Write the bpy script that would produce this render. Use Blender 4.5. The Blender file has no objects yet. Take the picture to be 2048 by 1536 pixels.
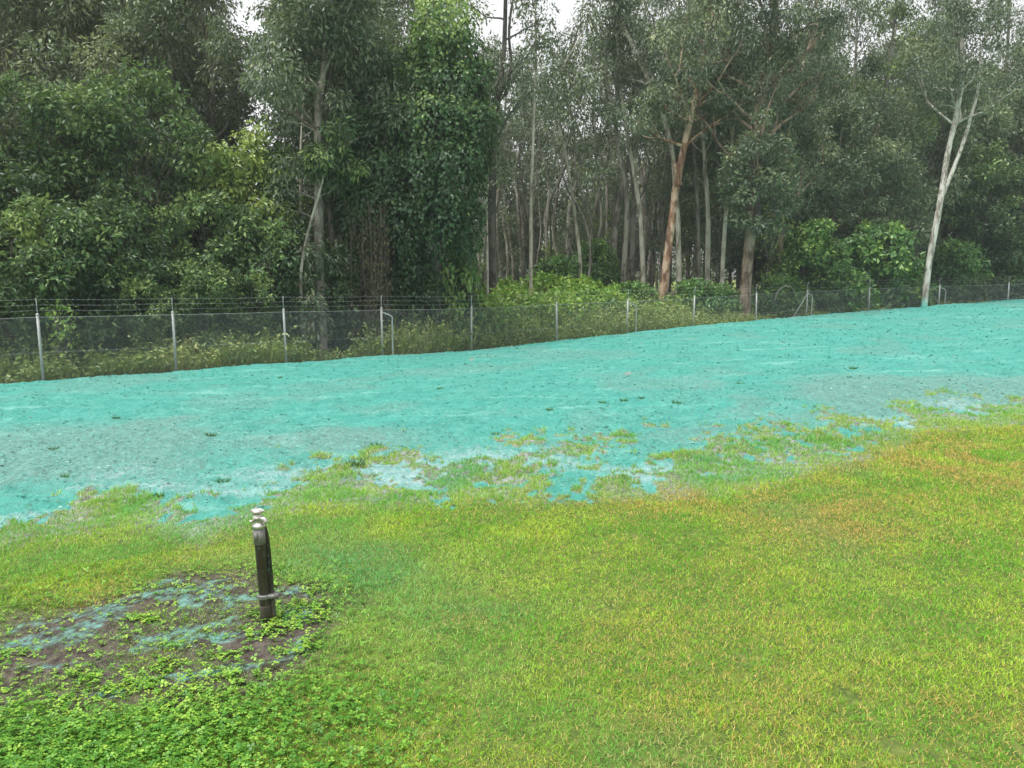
import bpy, math
import numpy as np
from math import radians, sin, cos, pi

# ------------------------------------------------------------------ camera, sky, sun, exposure
S = bpy.context.scene
COL = S.collection
CAM_Z, PITCH, FPX = 2.0, radians(7.3), 1500.0
cam = bpy.data.cameras.new('camera'); cam.sensor_width = 36; cam.lens = 36 * FPX / 2048
cam.clip_end = 3000; cam.clip_start = 0.05
camo = bpy.data.objects.new('camera', cam); COL.objects.link(camo)
camo.location = (0, 0, CAM_Z); camo.rotation_euler = (pi / 2 - PITCH, 0, 0)
S.camera = camo

SUN_EL, SUN_AZ = radians(72), radians(-115)          # azimuth clockwise from +Y: light from the left, a little behind
w = bpy.data.worlds.new('World'); S.world = w; w.use_nodes = True
nt = w.node_tree; nt.nodes.clear()
sky = nt.nodes.new('ShaderNodeTexSky'); sky.sky_type = 'NISHITA'; sky.sun_disc = False
sky.sun_elevation = SUN_EL; sky.sun_rotation = SUN_AZ; sky.air_density = 1.0; sky.dust_density = 4.0; sky.ozone_density = 1.0
hs = nt.nodes.new('ShaderNodeHueSaturation'); hs.inputs['Saturation'].default_value = 0.06
bg = nt.nodes.new('ShaderNodeBackground'); bg.inputs['Strength'].default_value = 0.15
wo = nt.nodes.new('ShaderNodeOutputWorld')
nt.links.new(sky.outputs[0], hs.inputs['Color']); nt.links.new(hs.outputs[0], bg.inputs['Color']); nt.links.new(bg.outputs[0], wo.inputs['Surface'])
sl = bpy.data.lights.new('sun', 'SUN'); sl.energy = 1.5; sl.angle = radians(25); sl.color = (1.0, 0.97, 0.92)
so = bpy.data.objects.new('sun', sl); COL.objects.link(so)
so.rotation_euler = (pi / 2 - SUN_EL, 0, -SUN_AZ + pi)
S.view_settings.view_transform = 'Standard'; S.view_settings.look = 'None'
S.view_settings.gamma = 1.0; S.view_settings.exposure = 0.95; S.view_settings.use_curve_mapping = False
S.render.engine = 'CYCLES'
S.cycles.max_bounces = 6; S.cycles.diffuse_bounces = 3; S.cycles.glossy_bounces = 2
S.cycles.transmission_bounces = 3; S.cycles.volume_bounces = 1; S.cycles.transparent_max_bounces = 4
S.cycles.use_denoising = True

# ------------------------------------------------------------------ small maths
def smooth(a, b, x):
    t = np.clip((np.asarray(x, float) - a) / (b - a), 0, 1); return t * t * (3 - 2 * t)
def _h(ix, iy, seed):
    h = (ix.astype(np.int64) * 374761393 + iy.astype(np.int64) * 668265263 + seed * 974634777) & 0xffffffff
    h = ((h ^ (h >> 13)) * 1274126177) & 0xffffffff
    return ((h ^ (h >> 16)) & 0xffffff) / float(0xffffff)
def vnoise(x, y, seed=0):
    x = np.asarray(x, float); y = np.asarray(y, float)
    ix = np.floor(x); iy = np.floor(y); fx = x - ix; fy = y - iy
    fx = fx * fx * (3 - 2 * fx); fy = fy * fy * (3 - 2 * fy)
    a = _h(ix, iy, seed); b = _h(ix + 1, iy, seed); c = _h(ix, iy + 1, seed); d = _h(ix + 1, iy + 1, seed)
    return (a * (1 - fx) + b * fx) * (1 - fy) + (c * (1 - fx) + d * fx) * fy
def fbm(x, y, octaves=4, seed=0):
    v = 0; amp = 0.5; tot = 0
    for o in range(octaves):
        v = v + amp * vnoise(x, y, seed + 17 * o); tot += amp; amp *= 0.5; x = x * 2.03 + 3.1; y = y * 2.03 + 1.7
    return v / tot
def ray(px, py):
    a = (px - 1024) / FPX; b = (768 - py) / FPX
    return np.array([a, cos(PITCH) + b * sin(PITCH), -sin(PITCH) + b * cos(PITCH)])
def at(px, py, Y):                                   # world point seen at that place of the photograph, Y metres ahead
    d = ray(px, py); t = Y / d[1]; return np.array([d[0] * t, Y, CAM_Z + d[2] * t])
def on_plane(px, py):
    d = ray(px, py); t = CAM_Z / (0.03 * d[0] - d[2]); return d * t + np.array([0, 0, CAM_Z])

# ------------------------------------------------------------------ lie of the land
POST_PX = [-230, 72, 343, 567, 762, 942, 1115, 1255, 1388, 1515, 1615, 1740, 1880, 2018, 2150, 2300]
POST_Y = [18.3, 20.3, 22.3, 24.4, 26.6, 28.7, 30.9, 33.0, 35.2, 37.6, 39.8, 43.0, 46.5, 50.0, 53.5, 57.5]
FENCE_X = np.array([at(p, 576, y)[0] for p, y in zip(POST_PX, POST_Y)]); FENCE_Y = np.array(POST_Y)
def fence_y(x):
    x = np.asarray(x, float); y = np.interp(x, FENCE_X, FENCE_Y)
    y = np.where(x < FENCE_X[0], FENCE_Y[0] + (x - FENCE_X[0]) * 0.6, y)
    return np.where(x > FENCE_X[-1], FENCE_Y[-1] + (x - FENCE_X[-1]) * 0.7, y)
EDGE = [(-700, 1120), (-150, 1085), (0, 1065), (60, 1045), (150, 1036), (290, 1022), (330, 1040), (400, 1052), (450, 1030), (520, 1005),
        (640, 985), (740, 980), (860, 985), (960, 975), (1100, 978), (1200, 968), (1330, 968), (1450, 955), (1560, 942), (1640, 915),
        (1740, 900), (1800, 875), (1850, 850), (1950, 842), (2048, 838), (2300, 820), (2800, 790)]
_e = np.array([on_plane(*p) for p in EDGE]); EDGE_U = _e[:, 0] / _e[:, 1]; EDGE_Y = _e[:, 1]
def edge_y(x, y):
    u = np.asarray(x, float) / np.maximum(y, 0.5); return np.interp(u, EDGE_U, EDGE_Y)
def behind(x, y): return (np.asarray(y, float) - fence_y(x)) * 0.8
def ground_z(x, y, fine=False):
    x = np.asarray(x, float); y = np.asarray(y, float)
    s = behind(x, y); e = edge_y(x, y)
    z = 0.03 * np.clip(x, -80, 80)
    up = smooth(0, 1, (y - e) / np.maximum(fence_y(x) - 1.1 - e, 1.0))
    z = z + np.interp(x, [-30, -12.5, -1.5, 8.4, 17, 33], [0, -.05, -.23, .07, .17, .29]) * up
    z = z - np.interp(x, [-13, -1.6, 8, 17, 33], [.16, .30, .6, .62, .85]) * smooth(-.95, .1, s)
    z = z + 0.115 * np.clip(s - 1, 0, 14) + 0.02 * np.clip(s - 21, 0, 60)
    z = z + (fbm(x * .35, y * .35, 3, 5) - .5) * (0.05 + .12 * up * smooth(.6, -2.5, s) + .25 * smooth(2, 6, s))
    if fine:
        sl_ = smooth(-.5, .6, y - e) * smooth(.4, -.2, s) * np.interp(y, [8, 22], [1, .45])
        z = z + (fbm(x * 2.2, y * 1.6, 3, 31) - .5) * (.03 + .06 * sl_)
        z = z + (fbm(x * 7, y * 5.2, 2, 47) - .5) * (.03 + .03 * sl_)
        z = z + np.maximum(fbm(x * 16, y * 12, 2, 61) - .50, 0) * .13 * sl_
    return z

# ------------------------------------------------------------------ mesh helpers
def mesh_np(name, V, F4=None, F3=None, attrs=None, fattrs=None, smooth_faces=True):
    V = np.asarray(V, np.float32)
    n4 = 0 if F4 is None else len(F4); n3 = 0 if F3 is None else len(F3)
    me = bpy.data.meshes.new(name); me.vertices.add(len(V)); me.vertices.foreach_set('co', V.ravel())
    idx = []
    if n4: idx.append(np.asarray(F4, np.int32).ravel())
    if n3: idx.append(np.asarray(F3, np.int32).ravel())
    idx = np.concatenate(idx)
    me.loops.add(len(idx)); me.loops.foreach_set('vertex_index', idx)
    me.polygons.add(n4 + n3)
    st = np.concatenate([np.arange(n4) * 4, n4 * 4 + np.arange(n3) * 3]).astype(np.int32)
    me.polygons.foreach_set('loop_start', st)
    me.polygons.foreach_set('use_smooth', np.full(n4 + n3, smooth_faces, bool))
    me.update(calc_edges=True)
    for k, v in (attrs or {}).items():
        a = me.attributes.new(k, 'FLOAT', 'POINT'); a.data.foreach_set('value', np.asarray(v, np.float32))
    for k, v in (fattrs or {}).items():
        a = me.attributes.new(k, 'FLOAT', 'FACE'); a.data.foreach_set('value', np.asarray(v, np.float32))
    return me
def obj(name, me, mat=None, parent=None, loc=None, **props):
    o = bpy.data.objects.new(name, me); COL.objects.link(o)
    if mat is not None and me is not None and not me.materials: me.materials.append(mat)
    if parent is not None: o.parent = parent
    if loc is not None: o.location = loc
    for k, v in props.items(): o[k] = v
    return o
def thing(name, label, category, loc=(0, 0, 0), rotz=0.0, scale=1.0, group=None):
    o = obj(name, None, loc=loc, label=label, category=category); o.rotation_euler = (0, 0, rotz)
    o.scale = (scale, scale, scale) if np.isscalar(scale) else scale
    if group: o['group'] = group
    return o
class Geo:                                            # collects tubes, leaves and boxes for one part
    def __init__(self): self.v = []; self.q = []; self.t = []; self.a = []; self.ta = []; self.n = 0
    def add(self, V, Q=None, T=None, qa=0.5, ta=0.5):
        V = np.asarray(V, float).reshape(-1, 3)
        if Q is not None and len(Q): Q = np.asarray(Q); self.q.append(Q + self.n); self.a.append(np.broadcast_to(qa, (len(Q),)))
        if T is not None and len(T): T = np.asarray(T); self.t.append(T + self.n); self.ta.append(np.broadcast_to(ta, (len(T),)))
        self.v.append(V); self.n += len(V)
    def mesh(self, name, smooth_faces=True):
        q = np.concatenate(self.q) if self.q else None; t = np.concatenate(self.t) if self.t else None
        return mesh_np(name, np.concatenate(self.v), q, t, fattrs={'tone': np.concatenate(self.a + self.ta)}, smooth_faces=smooth_faces)
    def tube(self, P, R, sides=8, cap=True, wob=0.0, rng=None):
        P = np.asarray(P, float); n = len(P); R = np.broadcast_to(np.asarray(R, float), (n,))
        T = np.gradient(P, axis=0); T /= np.linalg.norm(T, axis=1)[:, None] + 1e-9
        ref = np.array([1.0, 0, 0]) if abs(T[0][0]) < .8 else np.array([0, 1.0, 0])
        ang = np.arange(sides) / sides * 2 * pi; V = np.zeros((n, sides, 3))
        for i in range(n):
            A = ref - T[i] * ref.dot(T[i]); A /= np.linalg.norm(A); ref = A; B = np.cross(T[i], A)
            r = R[i] * (1 + (wob * rng.normal(0, 1, sides) if wob else 0))
            V[i] = P[i] + (np.cos(ang) * r)[:, None] * A + (np.sin(ang) * r)[:, None] * B
        i, j = np.meshgrid(np.arange(n - 1), np.arange(sides), indexing='ij'); i = i.ravel(); j = j.ravel(); k = (j + 1) % sides
        Q = np.stack([i * sides + j, i * sides + k, (i + 1) * sides + k, (i + 1) * sides + j], 1)
        Tt = []
        if cap:
            for c in range(1, sides - 1): Tt += [(0, c + 1, c), ((n - 1) * sides, (n - 1) * sides + c, (n - 1) * sides + c + 1)]
        self.add(V.reshape(-1, 3), Q, Tt)
    def leaves(self, P, D, N, L, W, tone, bend=0.25):
        D = D / (np.linalg.norm(D, axis=1)[:, None] + 1e-9); Sd = np.cross(D, N); Sd /= np.linalg.norm(Sd, axis=1)[:, None] + 1e-9
        U = np.cross(Sd, D); L = np.broadcast_to(L, (len(P),))[:, None]; W = np.broadcast_to(W, (len(P),))[:, None]
        mid = P + D * L * .45
        V = np.stack([P, mid + Sd * W * .5 + U * W * bend, P + D * L, mid - Sd * W * .5 + U * W * bend], 1).reshape(-1, 3)
        Q = np.arange(len(P) * 4).reshape(-1, 4); self.add(V, Q, qa=tone)
    def puff(self, c, r, n, rng, L=.13, W=.055, droop=.5, flat=.75, tone=.5, shell=.45, up=.5):
        d = rng.normal(0, 1, (n, 3)); d /= np.linalg.norm(d, axis=1)[:, None]
        rad = r * rng.random(n) ** shell; P = np.asarray(c) + d * rad[:, None] * np.array([1, 1, flat])
        D = d * .7 + rng.normal(0, .55, (n, 3)); D[:, 2] -= droop
        N = d * .6 + rng.normal(0, .5, (n, 3)); N[:, 2] += up
        s = rng.uniform(.65, 1.3, n); self.leaves(P, D, N, L * s, W * s, np.clip(tone + rng.normal(0, .16, n), 0, 1))
    def box(self, c, s):
        c = np.asarray(c, float); h = np.asarray(s, float) / 2
        V = [c + h * np.array(k) for k in [(-1, -1, -1), (1, -1, -1), (1, 1, -1), (-1, 1, -1), (-1, -1, 1), (1, -1, 1), (1, 1, 1), (-1, 1, 1)]]
        self.add(V, [(0, 3, 2, 1), (4, 5, 6, 7), (0, 1, 5, 4), (1, 2, 6, 5), (2, 3, 7, 6), (3, 0, 4, 7)])
    def lathe(self, prof, sides=20, c=(0, 0, 0)):
        ang = np.arange(sides) / sides * 2 * pi; n = len(prof)
        V = np.array([[c[0] + r * cos(a), c[1] + r * sin(a), c[2] + z] for r, z in prof for a in ang])
        i, j = np.meshgrid(np.arange(n - 1), np.arange(sides), indexing='ij'); i = i.ravel(); j = j.ravel(); k = (j + 1) % sides
        self.add(V, np.stack([i * sides + j, i * sides + k, (i + 1) * sides + k, (i + 1) * sides + j], 1))
def spline(pts, n=14):
    P = np.asarray(pts, float); m = len(P); E = np.vstack([2 * P[0] - P[1], P, 2 * P[-1] - P[-2]]); out = []
    for t in np.linspace(0, m - 1 - 1e-6, n):
        i = int(t); f = t - i; a, b, c, d = E[i:i + 4]
        out.append(.5 * (2 * b + (c - a) * f + (2 * a - 5 * b + 4 * c - d) * f * f + (3 * b - a - 3 * c + d) * f ** 3))
    return np.array(out)

# ------------------------------------------------------------------ materials
class M:
    def __init__(self, name):
        self.m = bpy.data.materials.new(name); self.m.use_nodes = True; self.t = self.m.node_tree; self.t.nodes.clear()
        self.out = self.t.nodes.new('ShaderNodeOutputMaterial')
    def n(self, typ, **kw):
        nd = self.t.nodes.new('ShaderNode' + typ)
        for k, v in kw.items():
            if hasattr(nd, k): setattr(nd, k, v)
        return nd
    def put(self, sock, v):
        if hasattr(v, 'is_linked') or isinstance(v, bpy.types.NodeSocket): self.t.links.new(v, sock)
        elif isinstance(v, (tuple, list)) and len(v) == 3 and sock.type == 'RGBA': sock.default_value = (*v, 1)
        else: sock.default_value = v
    def mix(self, f, a, b):
        nd = self.n('MixRGB'); self.put(nd.inputs[0], f); self.put(nd.inputs[1], a); self.put(nd.inputs[2], b); return nd.outputs[0]
    def math(self, op, a, b=0.0, c=None):
        nd = self.n('Math', operation=op); self.put(nd.inputs[0], a); self.put(nd.inputs[1], b)
        if c is not None: self.put(nd.inputs[2], c)
        return nd.outputs[0]
    def ramp(self, x, a, b, lo=0.0, hi=1.0):
        nd = self.n('MapRange', interpolation_type='SMOOTHSTEP'); self.put(nd.inputs[0], x)
        for i, v in enumerate((a, b, lo, hi)): nd.inputs[i + 1].default_value = v
        return nd.outputs[0]
    def pos(self, sx=1, sy=1, sz=1, local=False):
        g = self.n('TexCoord').outputs['Object'] if local else self.n('NewGeometry').outputs['Position']
        mp = self.n('Mapping'); self.t.links.new(g, mp.inputs[0]); mp.inputs['Scale'].default_value = (sx, sy, sz); return mp.outputs[0]
    def noise(self, vec, scale, detail=3.0, rough=.55):
        nd = self.n('TexNoise'); self.put(nd.inputs['Vector'], vec); nd.inputs['Scale'].default_value = scale
        nd.inputs['Detail'].default_value = detail; nd.inputs['Roughness'].default_value = rough; return nd.outputs['Fac']
    def attr(self, name):
        nd = self.n('Attribute'); nd.attribute_name = name; return nd.outputs['Fac']
    def rnd(self): return self.n('ObjectInfo').outputs['Random']
    def bump(self, h, strength=.5, dist=.02):
        nd = self.n('Bump'); nd.inputs['Strength'].default_value = strength; nd.inputs['Distance'].default_value = dist
        self.put(nd.inputs['Height'], h); return nd.outputs[0]
    def princ(self, col, rough=.8, metal=0.0, spec=.3, normal=None, coat=0.0):
        p = self.n('BsdfPrincipled'); self.put(p.inputs['Base Color'], col); self.put(p.inputs['Roughness'], rough)
        self.put(p.inputs['Metallic'], metal); self.put(p.inputs['Specular IOR Level'], spec)
        if normal is not None: self.put(p.inputs['Normal'], normal)
        self.t.links.new(p.outputs[0], self.out.inputs['Surface']); return self.m
    def leafy(self, col, trans=.3, gloss=.04):
        d = self.n('BsdfDiffuse'); self.put(d.inputs[0], col); tr = self.n('BsdfTranslucent')
        warm = self.mix(.35, col, self.mix(.5, col, (.35, .45, .05))); self.put(tr.inputs[0], warm)
        a = self.n('MixShader'); a.inputs[0].default_value = trans
        self.t.links.new(d.outputs[0], a.inputs[1]); self.t.links.new(tr.outputs[0], a.inputs[2])
        g = self.n('BsdfGlossy'); g.inputs['Roughness'].default_value = .42; g.inputs[0].default_value = (.9, .95, 1, 1)
        b = self.n('MixShader'); b.inputs[0].default_value = gloss
        self.t.links.new(a.outputs[0], b.inputs[1]); self.t.links.new(g.outputs[0], b.inputs[2])
        self.t.links.new(b.outputs[0], self.out.inputs['Surface']); return self.m

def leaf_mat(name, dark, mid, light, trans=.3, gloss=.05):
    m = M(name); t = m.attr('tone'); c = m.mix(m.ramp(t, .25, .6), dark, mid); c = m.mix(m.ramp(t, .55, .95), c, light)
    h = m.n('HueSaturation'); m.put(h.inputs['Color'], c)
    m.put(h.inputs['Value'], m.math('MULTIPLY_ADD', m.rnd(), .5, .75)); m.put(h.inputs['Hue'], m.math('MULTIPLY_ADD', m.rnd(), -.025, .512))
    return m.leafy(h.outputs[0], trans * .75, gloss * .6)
LEAF_WATTLE = leaf_mat('wattle_leaves', (.042, .085, .034), (.105, .18, .065), (.28, .39, .12))
LEAF_GUM = leaf_mat('gum_leaves', (.08, .115, .065), (.15, .20, .105), (.32, .36, .18), .3, .07)
LEAF_OLIVE = leaf_mat('olive_leaves', (.085, .135, .04), (.16, .245, .06), (.33, .42, .10))
LEAF_VINE = leaf_mat('vine_leaves', (.045, .10, .035), (.10, .20, .058), (.36, .48, .13), .35, .05)
LEAF_SHRUB = leaf_mat('shrub_leaves', (.05, .12, .04), (.10, .22, .06), (.24, .38, .09))
LEAF_BRIGHT = leaf_mat('bright_weed_leaves', (.09, .20, .035), (.18, .35, .055), (.38, .53, .10), .35)
LEAF_BROWN = leaf_mat('dry_vine_leaves', (.07, .06, .03), (.12, .10, .05), (.17, .16, .06))
LEAF_WEED = leaf_mat('weed_stalks', (.13, .21, .055), (.25, .34, .09), (.42, .44, .16), .3)

def bark_mat(name, base, light, dark, spots=0.0, teal_base=False, stripe=.5):
    m = M(name); v = m.pos(1, 1, .16, local=True); n1 = m.noise(v, 6, 6, .72); n2 = m.noise(m.pos(1, 1, .5, local=True), 2.2, 3)
    c = m.mix(m.ramp(n1, .40, .58), dark, base); c = m.mix(m.math('MULTIPLY', m.ramp(n2, .45, .58), stripe), c, light)
    if spots:
        n3 = m.noise(m.pos(1, 1, .55, local=True), 3.6, 4, .65); c = m.mix(m.math('MULTIPLY', m.ramp(n3, .56, .62), spots), c, dark)
    if teal_base:
        sep = m.n('SeparateXYZ'); m.put(sep.inputs[0], m.n('TexCoord').outputs['Object'])
        k = m.ramp(m.math('MULTIPLY_ADD', m.noise(v, 6), .8, sep.outputs[2]), .9, 1.6, .85, 0.0); c = m.mix(k, c, (.10, .50, .45))
    h = m.n('HueSaturation'); m.put(h.inputs['Color'], c); m.put(h.inputs['Value'], m.math('MULTIPLY_ADD', m.rnd(), .45, .78))
    return m.princ(h.outputs[0], .85, 0, .25, m.bump(n1, .8, .03))
BARK_GREY = bark_mat('grey_bark', (.20, .185, .155), (.38, .36, .31), (.085, .078, .065))
BARK_PALE = bark_mat('pale_bark', (.40, .38, .31), (.62, .59, .50), (.19, .17, .13))
BARK_RED = bark_mat('peeling_bark', (.30, .17, .105), (.58, .44, .32), (.12, .065, .045), stripe=.8)
BARK_BROWN = bark_mat('brown_bark', (.26, .185, .135), (.47, .38, .29), (.10, .07, .052), stripe=.6)
BARK_SPOT = bark_mat('spotted_bark', (.55, .53, .47), (.70, .68, .62), (.20, .17, .14), spots=.85, teal_base=True)
BARK_DARK = bark_mat('dark_bark', (.10, .09, .078), (.20, .185, .16), (.04, .036, .03))

def ground_material():
    m = M('mulched_ground'); cov = m.attr('cover'); pale = m.attr('pale'); thin = m.attr('thin'); floor = m.attr('floor')
    p = m.pos(); n_f = m.noise(m.pos(1, .8, 1), 14, 5, .7); n_m = m.noise(m.pos(1, .7, 1), 3.2, 4, .6); n_l = m.noise(p, .7, 3)
    n_s = m.noise(m.pos(1, .6, 1), 34, 3, .7); turf = m.attr('turf'); n_k = m.noise(m.pos(1, .6, 1), 11, 6, .8)
    soil = m.mix(m.ramp(n_f, .3, .7), (.035, .027, .021), (.11, .092, .075))
    soil = m.mix(turf, soil, m.mix(m.ramp(n_f, .35, .65), (.06, .095, .018), (.14, .175, .035)))
    wash = m.mix(m.ramp(n_f, .35, .62), (.13, .135, .115), (.30, .33, .30)); soil = m.mix(m.ramp(m.attr('washed'), 0, 1, 0, .9), soil, wash)
    teal = m.mix(m.ramp(n_m, .35, .68), (.036, .235, .190), (.076, .305, .255)); teal = m.mix(m.ramp(n_l, .35, .65, 0, .5), teal, (.045, .30, .245))
    teal = m.mix(m.ramp(n_s, .48, .64, 0, .28), teal, (.035, .16, .135))
    teal = m.mix(m.ramp(n_f, .54, .70, 0, .5), teal, (.19, .42, .38))
    grey = m.mix(m.ramp(n_f, .40, .62), (.11, .19, .165), (.17, .31, .275)); grey = m.mix(m.ramp(n_s, .50, .64, 0, .65), grey, (.13, .13, .11))
    teal = m.mix(m.ramp(n_k, .53, .66, 0, .42), teal, (.035, .15, .12)); teal = m.mix(m.ramp(n_k, .44, .32, 0, .45), teal, (.24, .47, .41))
    grey = m.mix(m.ramp(n_k, .52, .66, 0, .6), grey, (.085, .12, .10))
    n_w = m.noise(m.pos(.35, 1.6, 1), 1.1, 5, .65); teal = m.mix(m.ramp(n_w, .54, .72, 0, .55), teal, (.22, .46, .40)); teal = m.mix(m.ramp(n_w, .46, .30, 0, .5), teal, (.030, .21, .175))
    tk = m.ramp(m.math('ADD', thin, m.math('MULTIPLY', m.math('SUBTRACT', n_k, .5), 1.6)), .15, 1.1, 0, .65)
    teal = m.mix(tk, teal, grey)
    film = m.mix(m.ramp(n_f, .35, .65), (.20, .33, .33), (.36, .48, .48))  # wet film: reflected sky painted in as pale cyan
    teal = m.mix(m.ramp(m.math('ADD', pale, m.math('MULTIPLY', m.math('SUBTRACT', n_k, .5), 2.2)), .25, 1.1, 0, .75), teal, film)
    k = m.ramp(m.math('ADD', cov, m.math('MULTIPLY', m.math('SUBTRACT', n_f, .5), .9)), .32, .62)
    c = m.mix(k, soil, teal)
    litter = m.mix(m.ramp(n_f, .35, .65), (.045, .04, .022), (.13, .11, .06)); c = m.mix(floor, c, litter)
    rough = m.ramp(pale, .2, .9, .8, .38)
    hgt = m.math('ADD', m.math('MULTIPLY', n_f, .7), m.math('MULTIPLY', n_s, .4))
    return m.princ(c, rough, 0, .3, m.bump(hgt, 1.0, .05))
GROUND = ground_material()
def far_ground_material():
    m = M('wide_ground'); n = m.noise(m.pos(), 3, 5); n2 = m.noise(m.pos(), .25, 3)
    return m.princ(m.mix(m.ramp(n2, .4, .6), m.mix(n, (.12, .22, .025), (.28, .38, .05)), m.mix(n, (.07, .06, .03), (.12, .11, .05))), .9, 0, .2, m.bump(n, .6, .05))
def grass_material():
    m = M('lawn_blades'); t = m.attr('tone'); dry = m.attr('dry'); spray = m.attr('spray')
    n = m.noise(m.pos(), 1.3, 3)
    g = m.mix(m.ramp(n, .38, .64), (.19, .50, .04), (.46, .68, .06)); g = m.mix(m.ramp(t, .15, .6), m.mix(.5, g, (.09, .22, .03)), g)
    g = m.mix(m.ramp(t, .7, 1, 0, .55), g, (.55, .66, .10))
    d = m.mix(t, (.52, .30, .08), (.64, .50, .16)); c = m.mix(m.ramp(m.math('ADD', dry, m.math('MULTIPLY', m.math('SUBTRACT', t, .5), 1.5)), .42, .80), g, d)
    c = m.mix(m.math('MULTIPLY', spray, m.ramp(t, .1, .8, .25, .9)), c, (.12, .46, .24))
    return m.leafy(c, .38, .012)
GRASS = grass_material()
CLOVER = leaf_mat('clover_leaves', (.10, .26, .035), (.23, .45, .055), (.46, .64, .09), .35, .03)

# ------------------------------------------------------------------ the ground in sheets that share their seams
NU, NY = 440, 440
U = np.linspace(-1.15, 1.15, NU); YY = np.exp(np.linspace(math.log(1.2), math.log(75), NY))
gu, gy = np.meshgrid(U, YY, indexing='ij'); gx = gu * (gy + 2.2)
gx = gx.ravel(); gy = gy.ravel()
PIPE = on_plane(533, 1238)
def fields(x, y):
    """mulch cover, pale wet film with painted sky sheen, thin cover, bare patch, forest floor"""
    e = edge_y(x, y); t = y - e; u = x / np.maximum(y, .5); s = behind(x, y)
    wide = np.interp(u, [-.60, -.40, -.25, 0, .3, .6], [.30, .40, .9, 1.15, 1.3, 1.2])
    n = .40 * fbm(x * 1.5, y * 1.1, 3, 3) + .30 * fbm(x * 4.5, y * 3.6, 3, 4) + .30 * fbm(x * 11, y * 8, 2, 6)
    th_ = np.interp(t / wide, [-1.1, -.35, .25, 1.0, 2.2, 3.2], [.15, .36, .445, .52, .61, .74])
    cov = 1 - smooth(th_ - .10, th_ + .10, n)
    pale = smooth(-.6, .4, t) * smooth(3.2, .6, t) * smooth(.32, .75, fbm(x * .7 + 9, y * .9, 4, 8)) + .35 * smooth(.60, .75, fbm(x * .5, y * .35, 3, 81)) * smooth(2, 5, t)
    thin = .30 * smooth(6.5, 1.0, t) + smooth(.3, 2.0, t) * smooth(8.0, 3.5, t) * smooth(.30, .72, fbm(x * .28 + 4, y * .30, 4, 12)) + .6 * smooth(.55, .7, fbm(x * .4, y * .3 + 7, 3, 14)) * smooth(1, 3, t)
    ex = (x - PIPE[0] + .64) / 1.10; ey = (y - PIPE[1] + .20) / .90
    bare = smooth(1.25, .7, np.sqrt(ex ** 2 + ey ** 2) + (fbm(x * 2.1, y * 2.1, 3, 21) - .5) * .9)
    streak = fbm((x + .5 * y) * 2.2, (y - .35 * x) * 5.0, 4, 27)
    cov = np.maximum(cov, bare * smooth(.43, .64, streak) * .46); thin = np.maximum(thin, bare * .95)
    pale = pale * (1 - bare)
    floor = smooth(-.55, .15, s)
    return cov, np.clip(pale, 0, 1), np.clip(thin, 0, 1), bare, floor
cov, pale, thin, bare, floor = fields(gx, gy)
gz = ground_z(gx, gy, True)
GV = np.stack([gx, gy, gz], 1)
i, j = np.meshgrid(np.arange(NU - 1), np.arange(NY - 1), indexing='ij'); i = i.ravel(); j = j.ravel()
GQ = np.stack([i * NY + j, (i + 1) * NY + j, (i + 1) * NY + j + 1, i * NY + j + 1], 1)
cx = gx[GQ].mean(1); cy = gy[GQ].mean(1)
is_floor = behind(cx, cy) > -.1; is_lawn = (cy < edge_y(cx, cy)) & ~is_floor
def sheet(name, mask, label, cat):
    Q = GQ[mask]; used, inv = np.unique(Q, return_inverse=True)
    me = mesh_np(name, GV[used], inv.reshape(-1, 4), attrs={'cover': cov[used], 'pale': pale[used], 'thin': thin[used], 'floor': floor[used], 'washed': smooth(-.9, -.1, gy[used] - edge_y(gx[used], gy[used])), 'turf': (1 - bare[used]) * smooth(.2, -.9, gy[used] - edge_y(gx[used], gy[used]))})
    obj(name, me, GROUND, kind='structure', label=label, category=cat)
sheet('lawn', is_lawn, 'soil of the sloping lawn in the foreground with a bare patch round the standpipe', 'lawn')
sheet('slope', ~is_lawn & ~is_floor, 'bank sprayed with turquoise mulch between lawn and wire fence', 'slope')
sheet('forest_floor', is_floor, 'leaf litter on the ground of the wood behind the fence', 'ground')
a = np.linspace(-240, 240, 81); bx_, by_ = np.meshgrid(a, a, indexing='ij'); bx_ = bx_.ravel(); by_ = by_.ravel()
inside = (np.abs(bx_) < 1.15 * by_ - 7) & (by_ > 7) & (by_ < 69)
bz = ground_z(bx_, by_) - np.where(inside | ((np.abs(bx_) < 12) & (by_ > -4) & (by_ < 75)) | ((np.abs(bx_) < 1.15 * by_ + 7) & (by_ < 81) & (by_ > 0)), np.where(by_ < 14, .14, .5), .02)
i, j = np.meshgrid(np.arange(80), np.arange(80), indexing='ij'); i = i.ravel(); j = j.ravel()
obj('ground', mesh_np('ground', np.stack([bx_, by_, bz], 1), np.stack([i * 81 + j, (i + 1) * 81 + j, (i + 1) * 81 + j + 1, i * 81 + j + 1], 1)),
    far_ground_material(), kind='structure', label='wide grassy land around the slope and the wood', category='ground')

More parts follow.
